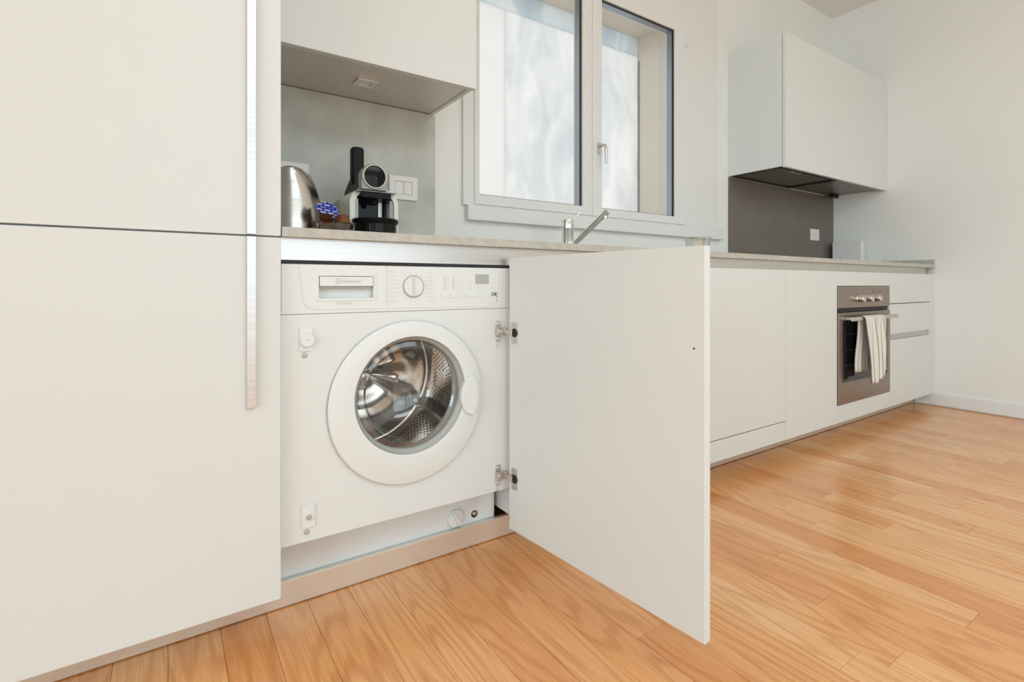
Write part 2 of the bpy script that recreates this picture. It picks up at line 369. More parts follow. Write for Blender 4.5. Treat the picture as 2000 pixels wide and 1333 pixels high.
for i, (x0, x1) in enumerate(zip(edges, edges[1:])):
    js = []
    for k, v in known.items():
        if abs(k - x0) < .03: js = list(v)
    y = (min(js) if js else YEND - random.uniform(.25, 1.1))
    if not js: js = [y]
    while y > YF: y -= random.uniform(.7, 1.15); js.append(max(y, YF))
    top = max(js)
    while top < YB - .4:
        top += random.uniform(.75, 1.1)
        if top < YB - .02: js.append(top)
    js = sorted(set(js + [YB]))
    if js[0] > YF: js.insert(0, YF)
    for y0, y1 in zip(js, js[1:]):
        if y1 - y0 < .01: continue
        vis = False
        for s in range(13):
            for t in (0, .5, 1):
                yy = y0 + (y1 - y0) * s / 12; xx = x0 + (x1 - x0) * t
                q = proj(xx, yy, 0)
                if q and -20 < q[0] < 2020 and q[1] < 1360 and yy < YEND: vis = True
        g = .0003
        if vis and npl < 295:
            bb = B(); chamfer_box(bb, x0 + g, x1 - g, y0 + g, y1 - g, -.004, random.uniform(-.0002, 0), .0006)
            c = Vector(((x0 + x1) / 2, (y0 + y1) / 2, 0)); bmesh.ops.translate(bb, verts=bb.verts, vec=-c)
            me = bpy.data.meshes.new('plank'); bb.to_mesh(me); bb.free(); me.materials.append(WOOD)
            o = bpy.data.objects.new('plank', me); COL.objects.link(o); o.location = c; o.parent = floor; npl += 1
        else: box(rest, x0 + g, x1 - g, y0 + g, y1 - g, -.004, 0)
obj('plank_field', rest, WOOD, floor, kind='stuff')

# ------------------------------------------------------------------ kitchen window
win = tag(bpy.data.objects.new('window_1', None), kind='structure'); COL.objects.link(win); win.location = (1.72, YB, 1.095)
b = B(); framebox(b, .985, 2.652, 1.094, 2.62, (.06, .30, .03, .25), YB - .014, YB + .060)
obj('frame', b, FRAME, win, bevel=.002)
def sash(x0, x1, gx0, gx1):
    b = B(); framebox(b, x0, x1, 1.10, 2.365, (gx0 - x0, x1 - gx1, 1.140 - 1.10, 2.365 - 2.15), YB - .020, YB + .046)
    s = obj('sash', b, FRAME, win, bevel=.0015)
    b = B(); framebox(b, gx0 + .0005, gx1 - .0005, 1.1405, 2.1495, (.003,) * 4, YB - .010, YB + .001); obj('seal', b, BLACK, s, label='black rubber glazing seal')
    b = B(); framebox(b, gx0 + .0005, gx1 - .0005, 1.1405, 2.1495, (.002,) * 4, YB + .0015, YB + .035); obj('spacer', b, TRIMGREY, s, label='grey metal glazing spacer')
    b = B(); box(b, gx0 - .004, gx1 + .004, YB + .036, YB + .040, 1.137, 2.154); obj('pane', b, GLASS, s)
    return s
sash(1.035, 1.6745, 1.0574, 1.616)
s2 = sash(1.6765, 2.364, 1.7374, 2.2781)
b = B(); prism(b, rrect(1.706, 1.727, 1.398, 1.452, .010), YB - .029, YB - .020); hd = obj('handle', b, ALU, s2, label='satin metal window handle hanging down', smooth=True)
tube(b := B(), [(1.7165, YB - .028, 1.434), (1.7165, YB - .055, 1.434), (1.7175, YB - .063, 1.429), (1.7185, YB - .066, 1.415), (1.722, YB - .066, 1.345)], [.0075, .0065, .007, .0068, .0055], 14)
obj('lever', b, ALU, win, smooth=True)
for zz in (1.12, 2.08):
    b = B(); cyl(b, (2.368, YB - .022, zz), (2.368, YB - .022, zz + .075), .006, n=12); obj('hinge', b, FRAME, win, smooth=True)
b = B(); box(b, 1.0, 2.70, YB - .030, YB, 1.033, 1.093); obj('trim_1', b, FRAME, bevel=.003, seg=3, kind='structure')
# outer whitewashed glazing at the outside of the thick wall
ow = tag(bpy.data.objects.new('window_2', None), kind='structure'); COL.objects.link(ow); ow.location = (1.72, 1.0, 1.10)
b = B(); box(b, 1.446, WX1 - .008, .995, 1.003, WZ0 + .008, 2.188); obj('pane', b, WASH, ow, label='lower pane with milky white streaks')
b = B(); box(b, WX0 + .008, WX1 - .008, .996, 1.002, 2.190, WZ1 - .008); obj('pane', b, WASHB, ow, label='narrow bluish top pane')
b = B(); box(b, WX0 + .008, 1.444, .994, 1.004, WZ0 + .008, 2.188); obj('blind', b, BOARDW, ow, label='plain bright white panel at the left')
b = B(); box(b, WX1 - .013, WX1 - .007, .985, .993, WZ0 + .008, 2.16); obj('edge_profile', b, TRIMGREY, ow)

# ------------------------------------------------------------------ splashbacks and sockets
b = B(); box(b, .212, .8645, YB - .0105, YB - .0005, .901, 1.428)
tag(obj('splashback', b, SPL1, origin=(.54, YB, .90), bevel=.0008), 'grey concrete-look splashback panel behind the kettle and coffee maker', 'splashback')
b = B(); box(b, 2.7875, XR - .002, YB - .0105, YB - .0005, .901, 1.414)
tag(obj('splashback', b, SPL2, origin=(3.4, YB, .90), bevel=.0008), 'dark taupe splashback panel under the extractor cupboard', 'splashback')
def plate(x0, x1, z0, z1, label, modules):
    t = thing('wall_socket', label, 'socket', ((x0 + x1) / 2, YB - .010, z0))
    b = B(); holed(b, x0, x1, z0, z1, x0 + .022, x1 - .022, z0 + .020, z1 - .020, YB - .018, YB - .010); obj('cover_plate', b, SOCK, t, bevel=.0015)
    n = modules; w = (x1 - x0 - .044) / n
    for i in range(n):
        a = x0 + .022 + i * w
        b = B(); box(b, a + .0008, a + w - .0008, YB - .0165, YB - .0105, z0 + .0208, z1 - .0208); obj('insert', b, SOCK, t, bevel=.0008)
    return t
plate(.285, .397, 1.089, 1.177, 'white wall socket plate partly hidden behind the steel kettle', 2)
plate(.677, .788, 1.088, 1.176, 'white double wall plate on the concrete panel right of the coffee maker', 2)
t = plate(3.735, 3.85, 1.083, 1.163, 'small white wall socket on the dark taupe panel', 1)
b = B()
for dx, dz in ((-.018, 0), (.018, 0), (0, .0)): cyl(b, (3.7925 + dx, YB - .0175, 1.123 + dz), (3.7925 + dx, YB - .0163, 1.123 + dz), .0035, n=12)
obj('pin_hole', b, GREYPRINT, t)

# ------------------------------------------------------------------ tall cabinet on the left
t = thing('tall_cabinet', 'tall white handled cabinet at the left edge, reaching past the frame', 'cabinet', (-.09, .3, .08))
b = B(); box(b, -.388, .208, .0215, .60, .083, 2.40); obj('body', b, LACQ, t, bevel=.001)
def cab_door(par, x0, x1, z0, z1, name='door', y0=0.0, y1=.020, m=None):
    b = B(); box(b, x0, x1, y0, y1, z0, z1); return obj(name, b, m or LACQ, par, bevel=.0012)
dn = cab_door(t, -.3885, .2085, .0833, .8755); up = cab_door(t, -.3885, .2085, .8790, 2.40)
for d, z0, z1 in ((dn, .5115, .8752), (up, .8796, 1.62)):
    b = B(); box(b, .1405, .158, -.010, 0, z0, z1); obj('handle', b, ALU, d, bevel=.0006, label='long flat satin metal bar handle')

# ------------------------------------------------------------------ worktop, rail, plinth
b = B(); box(b, .2105, XR - .002, -.004, YB - .0005, .8785, .9000)
tag(obj('worktop', b, STONE, origin=(2.1, .3, .8785), bevel=.001), 'long thin grey-beige stone worktop running to the right wall', 'worktop')
b = B(); box(b, XR - .013, XR - .0015, -.002, YB - .011, .9003, .932)
tag(obj('upstand', b, STONE, origin=(XR - .01, .3, .90), bevel=.001), 'low stone upstand on the worktop against the right wall', 'upstand')
b = B(); box(b, .2105, 4.0, .0215, .033, .8285, .8783)
tag(obj('grip_rail', b, ALU, origin=(2.1, .02, .83)), 'bright metal grip rail right under the worktop front', 'rail')
b = B(); box(b, -.388, XR - .001, .104, .118, .0025, .062)
tag(obj('plinth', b, KICK, origin=(1.8, .11, 0), bevel=.0008), 'brushed metal kickboard along the floor under the cabinets', 'plinth')

# ------------------------------------------------------------------ base cabinets
def base_body(par, x0, x1, y0=.021):
    b = B()
    box(b, x0, x0 + .016, y0, .58, .083, .8275); box(b, x1 - .016, x1, y0, .58, .083, .8275)
    box(b, x0 + .016, x1 - .016, y0, .58, .083, .099); box(b, x0 + .016, x1 - .016, .57, .58, .099, .8275)
    return obj('body', b, LACQ, par)
t = thing('sink_cabinet', 'white base cabinet behind the open door, under the tap', 'cabinet', (1.25, .3, .08))
base_body(t, .8520, 1.684); cab_door(t, .8525, 1.2465, .0795, .838); cab_door(t, 1.2485, 1.6845, .0795, .838)
t = thing('dishwasher', 'white-fronted built-in dishwasher just right of the open door', 'dishwasher', (1.98, .3, .08))
base_body(t, 1.686, 2.286); cab_door(t, 1.6865, 2.2855, .1650, .838); cab_door(t, 1.6865, 2.2855, .0795, .1610, 'base_panel', y0=.0005)
t = thing('base_cabinet', 'plain white base cabinet directly left of the oven', 'cabinet', (2.53, .3, .08))
base_body(t, 2.288, 2.768); cab_door(t, 2.2875, 2.7690, .0795, .838)

# ------------------------------------------------------------------ oven unit
OX0, OX1 = 2.7735, 3.3835
t = thing('oven_cabinet', 'white cabinet surround with strips above and below the oven', 'cabinet', (3.08, .3, .08))
b = B()
box(b, 2.770, 2.7725, .021, .58, .083, .8275); box(b, 3.3845, 3.387, .021, .58, .083, .8275); box(b, 2.7725, 3.3845, .021, .58, .083, .099); obj('body', b, LACQ, t)
cab_door(t, 2.7710, 3.3865, .0795, .1665, 'base_panel'); cab_door(t, 2.7710, 3.3865, .7655, .838, 'top_panel')
t = thing('oven', 'built-in bronze-brown oven with a striped towel on its handle', 'oven', (3.08, .3, .17))
b = B(); box(b, OX0 + .012, OX1 - .012, .022, .56, .172, .760); obj('body', b, VOID, t)
b = B(); box(b, OX0, OX1, -.004, .02, .653, .7635); fp = obj('control_panel', b, OVEN, t, bevel=.0015)
b = B(); box(b, OX0 + .01, OX1 - .01, .004, .018, .632, .652); obj('vent_gap', b, BLACK, t, label='black vent slot between panel and door')
b = B(); box(b, OX0, OX1, -.006, .02, .1705, .630); od = obj('door', b, OVEN, t, bevel=.0015)
b = B(); prism(b, rrect(OX0 + .042, OX1 - .042, .278, .590, .006), -.0075, -.0062); obj('window', b, OVENG, od, label='black glass oven window')
b = B()
for zz in (.36, .44, .52): cyl(b, (OX0 + .06, -.0072, zz), (OX1 - .06, -.0072, zz), .0011, n=6)
obj('rack_line', b, TRIMDK, od)
for kx in (2.985, 3.085, 3.185):
    b = B(); lathe(b, [(.0205, 0), (.0205, .004), (.0185, .006), (.0175, .030), (.0160, .033)], (kx, -.004, .700), (0, -1, 0), 28); k = obj('knob', b, CHROME, t, smooth=True, label='brushed metal round knob')
    b = B(); box(b, kx - .0012, kx + .0012, -.0376, -.0370, .700, .714); obj('mark', b, BLACK, k)
for lx_ in (3.17, 3.255):
    b = B(); cyl(b, (lx_, -.004, .735), (lx_, -.0052, .735), .0035, n=12); obj('indicator_light', b, BLACKG, t)
HY, HZ = -.052, .6005
b = B(); prism(b, rrect(HY - .007, HY + .007, HZ - .010, HZ + .010, .003, 3), 2.812, 3.345, 'yz'); hb = obj('handle', b, ALU, od, smooth=True, label='pale metal bar handle')
for hx in (2.85, 3.307):
    b = B(); box(b, hx - .008, hx + .008, HY + .0065, -.0065, HZ - .007, HZ + .007); obj('handle_post', b, ALU, od, bevel=.001)

# towel draped over the handle
def towel():
    bm = B(); uvl = bm.loops.layers.uv.new('UV')
    nx, rows = 26, []
    # arc-length path: back side bottom -> up -> over bar -> front bottom
    path = []
    for k in range(16): path.append(('b', k / 15))
    for k in range(1, 8): path.append(('o', k / 8))
    for k in range(26): path.append(('f', k / 25))
    for (kind, s) in path:
        row = []
        for i in range(nx + 1):
            u = i / nx
            if kind == 'b':
                z = .325 + (HZ - .004 - .325) * s; ybase = HY + .013 + .010 * (1 - s); x = 2.900 + .200 * u + (-.010) * math.sin(s * 6) * (1 - s * .6)
                y = ybase + .0045 * math.sin(u * 15 + 1) * (1 - s * .7); v = -.28 + .28 * s
            elif kind == 'o':
                a = PI * s; z = HZ + .0 + .0135 * math.sin(a) * 1.0; y = HY + .0115 * math.cos(a)
                w = s; x = (2.900 + .200 * u) * (1 - w) + (2.919 + .252 * u) * w; v = .01
            else:
                z = HZ - .002 - (.318 + .030 * math.sin(u * 2.6 + .3) * 1 - .05 * u + .004 * math.sin(u * 22)) * s
                sh = math.sin(min(1, s * 1.4) * PI / 2)
                x = 2.919 + .252 * u + .030 * s * (1 - u) - .012 * s * u
                y = HY - .0135 - .008 * sh - .0085 * sh * math.sin(u * 17 + s * 1.4) - .003 * math.sin(u * 31); v = .02 + .33 * s
            row.append((bm.verts.new((x, y, z)), (u * .250, v)))
        rows.append(row)
    for A, C in zip(rows, rows[1:]):
        for i in range(nx):
            f = bm.faces.new((A[i][0], A[i + 1][0], C[i + 1][0], C[i][0]))
            for lp, q in zip(f.loops, (A[i], A[i + 1], C[i + 1], C[i])): lp[uvl].uv = q[1]
    return bm
o = obj('dish_towel', towel(), TOWEL, origin=(3.06, HY, HZ), smooth=True)
md = o.modifiers.new('thick', 'SOLIDIFY'); md.thickness = .0022; md.offset = 0
tag(o, 'cream dish towel with thin dark stripes hanging over the oven handle', 'towel')

# ------------------------------------------------------------------ drawer unit
t = thing('drawer_cabinet', 'white three-drawer cabinet between the oven and the right wall', 'cabinet', (3.73, .3, .08))
base_body(t, 3.389, 3.995)
for (z0, z1) in ((.0795, .4560), (.4900, .6610), (.6650, .838)):
    b = B(); box(b, 3.3885, 4.0005, 0, .020, z0, z1); obj('drawer', b, LACQ, t, bevel=.0012)
b = B(); box(b, 3.3895, 3.9995, .012, .020, .4565, .4895); obj('grip_channel', b, ALU, t, label='metal grip channel between the lower drawers')
b = B(); box(b, 4.002, XR - .001, 0.0005, .020, .0795, .838)
tag(obj('filler_panel', b, LACQ, origin=(4.04, .01, .08), bevel=.001), 'narrow white filler strip between the drawers and right wall', 'panel')

# ------------------------------------------------------------------ wall cupboards
def cupboard(label, x0, x1, zb, zt, base):
    t = thing(base, label, 'cupboard', ((x0 + x1) / 2, YB, zb)); yf = .265
    b = B(); box(b, x0, x0 + .016, yf + .021, YB - .0005, zb + .004, zt); box(b, x1 - .016, x1, yf + .021, YB - .0005, zb + .004, zt)
    box(b, x0 + .016, x1 - .016, yf + .021, YB - .0005, zt - .016, zt); box(b, x0 + .016, x1 - .016, YB - .012, YB - .0005, zb + .02, zt - .016)
    box(b, x0 + .016, x1 - .016, yf + .021, yf + .033, zb + .004, zb + .03)
    obj('body', b, LACQ, t, bevel=.0008)
    return t, yf
t, yf = cupboard('white wall cupboard hanging over the kettle niche, grey underside', .2105, .8545, 1.4225, 2.40, 'wall_cupboard')
b = B(); box(b, .2110, .8550, yf, yf + .020, 1.4225, 2.40); obj('door', b, LACQ, t, bevel=.0012)
b = B(); box(b, .2270, .8380, yf + .034, YB - .012, 1.4300, 1.446); obj('bottom_panel', b, UNDER, t, label='grey brushed metal underside')
lx, ly = .536, .430
b = B(); holed(b, lx - .033, lx + .033, ly - .033, ly + .033, lx - .016, lx + .016, ly - .016, ly + .016, 1.4235, 1.4300)
# built flat: swap y/z
for v in b.verts: v.co = Vector((v.co.x, v.co.z, v.co.y))
lp = obj('lamp_frame', b, CHROME, t, bevel=.0006, label='square metal downlight frame')
b = B(); box(b, lx - .0155, lx + .0155, ly - .0155, ly + .0155, 1.4262, 1.4299); obj('lamp_lens', b, SOCK, lp)

t, yf = cupboard('white wall cupboard with built-in extractor above the dark taupe panel', 2.7875, XR - .004, 1.4160, 2.142, 'extractor_cupboard')
b = B(); box(b, 2.7880, XR - .003, yf - .002, yf + .018, 1.4130, 2.146); obj('door', b, LACQ, t, bevel=.0012)
b = B(); holed(b, 2.804, 4.056, yf + .034, YB - .013, 3.452, 4.040, yf + .046, YB - .028, 1.4185, 1.4285)
b.free(); b = B()
def flat_frame(b, x0, x1, y0, y1, w, z0, z1):
    box(b, x0, x0 + w, y0, y1, z0, z1); box(b, x1 - w, x1, y0, y1, z0, z1); box(b, x0 + w, x1 - w, y0, y0 + w, z0, z1); box(b, x0 + w, x1 - w, y1 - w, y1, z0, z1)
flat_frame(b, 2.804, 3.430, yf + .034, YB - .013, .012, 1.4170, 1.4280); obj('filter_frame', b, BLACKP, t)
b = B(); box(b, 2.8165, 3.4175, yf + .0465, YB - .0255, 1.4215, 1.4270); fl = obj('grease_filter', b, HOODF, t, label='dark glossy extractor filter plate', bevel=.001)
b = B(); box(b, 2.99, 3.07, yf + .060, yf + .080, 1.4180, 1.4214); obj('latch', b, ALU, fl)
b = B(); box(b, 3.4305, 3.452, yf + .034, YB - .013, 1.4160, 1.4280); obj('divider', b, BLACKP, t)
b = B(); box(b, 3.4525, 4.056, yf + .034, YB - .013, 1.4200, 1.4280); obj('bottom_panel', b, HOODU, t, label='dark metallic bottom panel')
b = B(); box(b, 3.945, 4.045, YB - .06, YB - .045, 1.400, 1.4198); box(b, 3.925, 3.950, YB - .064, YB - .040, 1.398, 1.404); obj('cable_bracket', b, BLACKP, t, bevel=.001)

# ------------------------------------------------------------------ washing machine
MX0, MX1, MY = .2120, .8230, .020
t = thing('washing_machine', 'white built-in washing machine with round porthole, its furniture door open', 'washing machine', (.511, .28, .02))
wm = t
b = B(); holed(b, MX0 + .006, MX1 - .006, .186, .812, .355, .685, .330, .660, .034, .050)
box(b, MX0 + .006, MX0 + .012, .060, .56, .186, .812); box(b, MX1 - .012, MX1 - .006, .060, .56, .186, .812)
box(b, MX0 + .012, MX1 - .012, .060, .56, .80, .812); box(b, MX0 + .012, MX1 - .012, .55, .56, .186, .80); obj('body', b, ENAM, t)
# front sheet with round opening
def front_with_hole(x0, x1, z0, z1, cx, cz, r, y0, y1, n=96):
    bm = B(); rings = []
    for y in (y0, y1):
        inner = []; outer = []
        for i in range(n):
            a = 2 * PI * (i + .5) / n; c, s = math.cos(a), math.sin(a); inner.append(bm.verts.new((cx + r * c, y, cz + r * s)))
            k = min(((x1 - cx) / c if c > 0 else (x0 - cx) / c) if abs(c) > 1e-9 else 9, ((z1 - cz) / s if s > 0 else (z0 - cz) / s) if abs(s) > 1e-9 else 9)
            outer.append(bm.verts.new((cx + k * c, y, cz + k * s)))
        rings.append((inner, outer))
    # snap nearest outer vertices to the true corners
    for inner, outer in rings:
        for X in (x0, x1):
            for Z in (z0, z1):
                v = min(outer, key=lambda q: (q.co.x - X) ** 2 + (q.co.z - Z) ** 2); v.co.x = X; v.co.z = Z
    (i0, o0), (i1, o1) = rings
    for i in range(n):
        j = (i + 1) % n
        bm.faces.new((i0[i], o0[i], o0[j], i0[j])); bm.faces.new((i1[i], i1[j], o1[j], o1[i]))
        bm.faces.new((i0[i], i0[j], i1[j], i1[i])); bm.faces.new((o0[i], o1[i], o1[j], o0[j]))
    return bm
CX, CZ = .518, .4735
obj('front_panel', front_with_hole(MX0, MX1, .1845, .7045, CX, CZ, .19, MY, MY + .013), ENAM, t, bevel=0)
b = B(); holed(b, MX0, MX1, .7052, .8195, .290, .425, .7375, .7945, MY - .001, MY + .013); cp = obj('control_panel', b, ENAM2, t, bevel=.002)
# raised moulding line of the fascia (a shallow swage)
pts = [(.248, .8185), (.2495, .80), (.252, .78), (.2545, .76), (.2570, .742), (.2605, .730), (.268, .7215), (.280, .7175), (.30, .7160)] + [(.30 + .02 * i, .7160 - .00015 * i) for i in range(1, 23)] + [(.757, .7150), (.770, .7185), (.778, .726), (.781, .740), (.783, .80)]
b = B(); tube(b, [(x, MY - .0004, z) for x, z in pts], .0022, 8); obj('moulding', b, ENAM2, cp, smooth=True)
b = B(); box(b, .4548, .4562, MY - .0016, MY - .0008, .7185, .8190); obj('drawer_seam', b, LIGHTPRINT, cp)
b = B(); box(b, MX0, MX1, .030, .031, .812, .828); obj('top_gap', b, BLACK, t)
b = B(); box(b, MX0, MX1, .0225, .040, .8200, .8280); obj('top_seal', b, BLACK, t, label='black seal strip above the machine')
# detergent drawer grip: recess + flap
b = B(); holed(b, .286, .429, .7335, .7985, .2935, .4215, .7405, .7925, MY - .0025, MY + .006)
dd = obj('detergent_drawer', b, ENAM2, t, bevel=.0016)
b = B(); box(b, .290, .425, MY + .0165, MY + .0185, .7375, .7945); obj('recess', b, LCDM, dd)
b = B(); box(b, .2945, .4205, MY - .0045, MY - .001, .7690, .7915); obj('grip', b, ENAM2, dd, bevel=.0012)
b = B(); box(b, .2965, .4135, MY + .001, MY + .004, .7640, .7695); obj('grip_lip', b, GASK, dd)
def text(body, x, y, z, size, m, par, name, rz=0, align='LEFT'):
    c = bpy.data.curves.new(name, 'FONT'); c.body = body; c.size = size; c.extrude = .0002; c.align_x = align; c.align_y = 'CENTER'
    tmp = bpy.data.objects.new(name, c); COL.objects.link(tmp); dg = bpy.context.evaluated_depsgraph_get()
    me = bpy.data.meshes.new_from_object(tmp.evaluated_get(dg)); me.name = name; me.materials.clear(); me.materials.append(m)
    bpy.data.objects.remove(tmp); o = bpy.data.objects.new(name, me); COL.objects.link(o); o['kind'] = 'stuff'
    o.parent = par; o.location = Vector((x, y, z)) - wl(par); o.rotation_euler = (PI / 2, 0, rz); return o
text('Electrolux', .3465, MY - .0050, .7805, .0105, LIGHTPRINT, dd, 'lettering')
b = B(); framebox(b, .3305, .3425, .7745, .7865, (.0012,) * 4, MY - .0052, MY - .0046)
box(b, .3352, .3366, MY - .0052, MY - .0046, .7757, .7853); box(b, .3366, .3413, MY - .0052, MY - .0046, .7798, .7812); obj('emblem', b, LIGHTPRINT, dd)
b = B(); box(b, .334, .372, MY - .0014, MY - .0008, .7285, .7300); box(b, .334, .368, MY - .0014, MY - .0008, .7255, .7265); obj('print_line', b, LIGHTPRINT, cp)
# dial
b = B(); lathe(b, [(.0290, 0), (.0290, .0016)], (.5263, MY - .001, .7677), (0, -1, 0), 48); dl = obj('program_dial', b, GREYPRINT, t, smooth=True)
b = B(); lathe(b, [(.0262, .0), (.0258, .004), (.0245, .0055), (0, .0055)], (.5263, MY - .0015, .7677), (0, -1, 0), 48); obj('dial_cap', b, ENAM2, dl, smooth=True)
b = B(); box(b, .5222, .5254, MY - .0110, MY - .0069, .7435, .7915); obj('dial_ridge', b, LCDM, dl, bevel=.0008)
# programme print: short grey dashes around the dial
b = B(); rr = random.Random(4)
for i in range(8):
    zz = .805 - i * .0105
    w = rr.uniform(.018, .03); box(b, .461, .461 + w, MY - .0013, MY - .0009, zz, zz + .0010)
    w = rr.uniform(.015, .028); box(b, .563, .563 + w, MY - .0013, MY - .0009, zz - .002, zz - .0010)
for i in range(14):
    a = 2 * PI * i / 14; box(b, .5263 + .0355 * math.cos(a) - .001, .5263 + .0355 * math.cos(a) + .001, MY - .0013, MY - .0009, .7677 + .0355 * math.sin(a) - .001, .7677 + .0355 * math.sin(a) + .001)
obj('program_print', b, LIGHTPRINT, cp, kind='stuff')
for x, z in [(x, .7908 - .0070 * i) for x in (.6152, .6412) for i in range(5)] + [(x, .7630) for x in (.667, .694, .7195, .764)]:
    b = B(); cyl(b, (x, MY - .001, z), (x, MY - .0018, z), .0016, n=10); obj('indicator_light', b, GREYPRINT, cp)
b = B()
for i in range(10): box(b, .621 + (i // 5) * .026, .627 + (i // 5) * .026, MY - .0013, MY - .0009, .7906 - .007 * (i % 5), .7912 - .007 * (i % 5))
obj('print_mark', b, LIGHTPRINT, cp, kind='stuff')
for i, x in enumerate((.6165, .6425, .6685, .6945, .7205)):
    b = B(); prism(b, rrect(x - .011, x + .011, .7375, .7475, .002, 3), MY - .0025, MY - .0009); obj('button', b, ENAM2, cp, bevel=.0006)
b = B(); box(b, .7094, .7525, MY - .0018, MY - .0009, .7744, .8014); obj('display', b, LCD, cp, label='small grey display window')
b = B(); box(b, .7605, .7805, MY - .0022, MY - .0009, .7405, .7510); ob = obj('option_button', b, GREYPRINT, cp, bevel=.0005, label='grey rectangular button')
b = B(); box(b, .7715, .7755, MY - .0026, MY - .0021, .7435, .7480); obj('print_mark', b, BLACK, ob)
# porthole door: raised white disc with an off-centre hole
HX, HZc, HR = .5206, .4915, .148
def porthole():
    bm = B(); n = 96; prof = []
    # (blend 0 = outer circle, 1 = inner circle, y)
    steps = [(-.0, MY - .0042, .2070), (0, MY - .0075, .2070), (0, MY - .0105, .2050), (0, MY - .0118, .2010)]
    rings = []
    for _, y, r in steps: rings.append([bm.verts.new((CX + r * math.cos(2 * PI * i / n), y, CZ + r * math.sin(2 * PI * i / n))) for i in range(n)])
    for y, r in ((MY - .0160, .1535), (MY - .0155, .1495), (MY - .0120, .1480), (MY - .0005, .1470)):
        rings.append([bm.verts.new((HX + r * math.cos(2 * PI * i / n), y, HZc + r * math.sin(2 * PI * i / n))) for i in range(n)])
    for A, C in zip(rings, rings[1:] + rings[:1]):
        for i in range(n): bm.faces.new((A[i], A[(i + 1) % n], C[(i + 1) % n], C[i]))
    return bm
ph = obj('porthole_door', porthole(), ENAM2, t, smooth=True)
b = B(); lathe(b, [(.195, 0), (.2064, 0), (.2064, .0040), (.195, .0040)], (CX, MY - .0002, CZ), (0, -1, 0), 96, (False, False)); obj('gap_shadow_ring', b, BLACK, ph, smooth=True, label='thin black ring painting the shadow gap around the white ring')  # black ring paints the dark shadow line behind the raised disc
b = B(); lathe(b, [(.1480, 0), (.1475, .003), (.1445, .007), (.1405, .013), (.1380, .018), (.1380, .022), (.1478, .022)], (HX, MY - .0135, HZc), (0, 1, 0), 96, (False, False)); obj('bezel', b, BEZEL, ph, smooth=True, label='glossy grey ring around the glass')
b = B(); lathe(b, [(.1378, .004), (.134, -.002), (.124, -.003), (.117, .004), (.109, .034), (.101, .066), (.086, .086), (.06, .096), (0, .099)], (HX, MY + .003, HZc), (0, 1, 0), 96, (False, False)); obj('glass_bowl', b, BOWLG, ph, smooth=True, label='clear bowl-shaped glass')
# grip on the right
b = B(); pol = []
for i in range(25):
    a = PI * .5 + PI * i / 24; pol.append((.6905 + .0365 * math.cos(a), .4720 + .0520 * math.sin(a)))
for i in range(9):
    a = -PI / 2 + PI * i / 8; pol.append((.6905 + .0165 * math.cos(a), .4720 + .0520 * math.sin(a)))
prism(b, pol[:25] + pol[26:33], MY - .024, MY - .008); obj('door_grip', b, ENAM2, ph, bevel=.003, seg=4, label='white half-moon door grip')
# bellows and drum
b = B(); lathe(b, [(.152, .0), (.150, .006), (.1435, .014), (.1435, .024), (.150, .030), (.150, .034)], (HX - .004, MY + .018, HZc), (0, 1, 0), 72, (False, False)); obj('bellows', b, GASK, t, smooth=True, label='grey rubber door seal')
def drum():
    bm = B(); prof = [(.152, 0), (.162, .003), (.232, .012), (.236, .022), (.236, .300), (.228, .318)] + [(.22 - .01 * i, .325 + .0006 * i) for i in range(22)] + [(0, .339)]
    cx = HX - .004; lathe(bm, prof, (cx, MY + .056, HZc), (0, 1, 0), 120, (False, False))
    for v in bm.verts:   # pressed star relief of the back plate
        if v.co.y > MY + .056 + .324:
            dx, dz = v.co.x - cx, v.co.z - HZc; rr_ = math.hypot(dx, dz); w = max(0, math.sin(min(1, rr_ / .21) * PI))
            v.co.y -= .030 * w * max(0, math.cos(3 * math.atan2(dz, dx) + .6)) ** 1.5 + .005 * w * math.cos(rr_ * 60)
    return bm
dr = obj('drum', drum(), DRUM, t, smooth=True, label='perforated stainless steel drum')
b = B()
for k in range(3):
    a0 = math.radians(-38 + 120 * k)
    for side in (0,):
        prof = [(-.035, .2345), (-.018, .205), (-.006, .183), (.006, .183), (.018, .205), (.035, .2345)]
        A = []; C = []
        for q, r in prof:
            a = a0 + q / .23
            A.append(b.verts.new((HX - .004 + r * math.cos(a), MY + .083, HZc + r * math.sin(a)))); C.append(b.verts.new((HX - .004 + (r + .012) * math.cos(a + .12), MY + .363, HZc + (r + .012) * math.sin(a + .12))))
        for i in range(len(prof) - 1): b.faces.new((A[i], A[i + 1], C[i + 1], C[i]))
        b.faces.new(A[::-1]); b.faces.new(C)
obj('drum_paddle', b, DRUM, dr, smooth=True, kind='stuff')
b = B()   # drum perforations: small dark discs sitting in the steel
rr = random.Random(2)
for iy in range(22):
    for ia in range(112):
        if (ia // 4 + iy // 5) % 5 == 0: continue
        a = 2 * PI * (ia + .5 * (iy % 2)) / 112; y = MY + .086 + iy * .0125; r = .2353; cxx = HX - .004
        c = Vector((cxx + r * math.cos(a), y, HZc + r * math.sin(a))); ta = Vector((-math.sin(a), 0, math.cos(a))) * .0029; ty = Vector((0, .0029, 0))
        b.faces.new([b.verts.new(c + ta * math.cos(p) + ty * math.sin(p)) for p in (0, PI / 3, 2 * PI / 3, PI, 4 * PI / 3, 5 * PI / 3)])
obj('perforation', b, VOID, dr, kind='stuff')
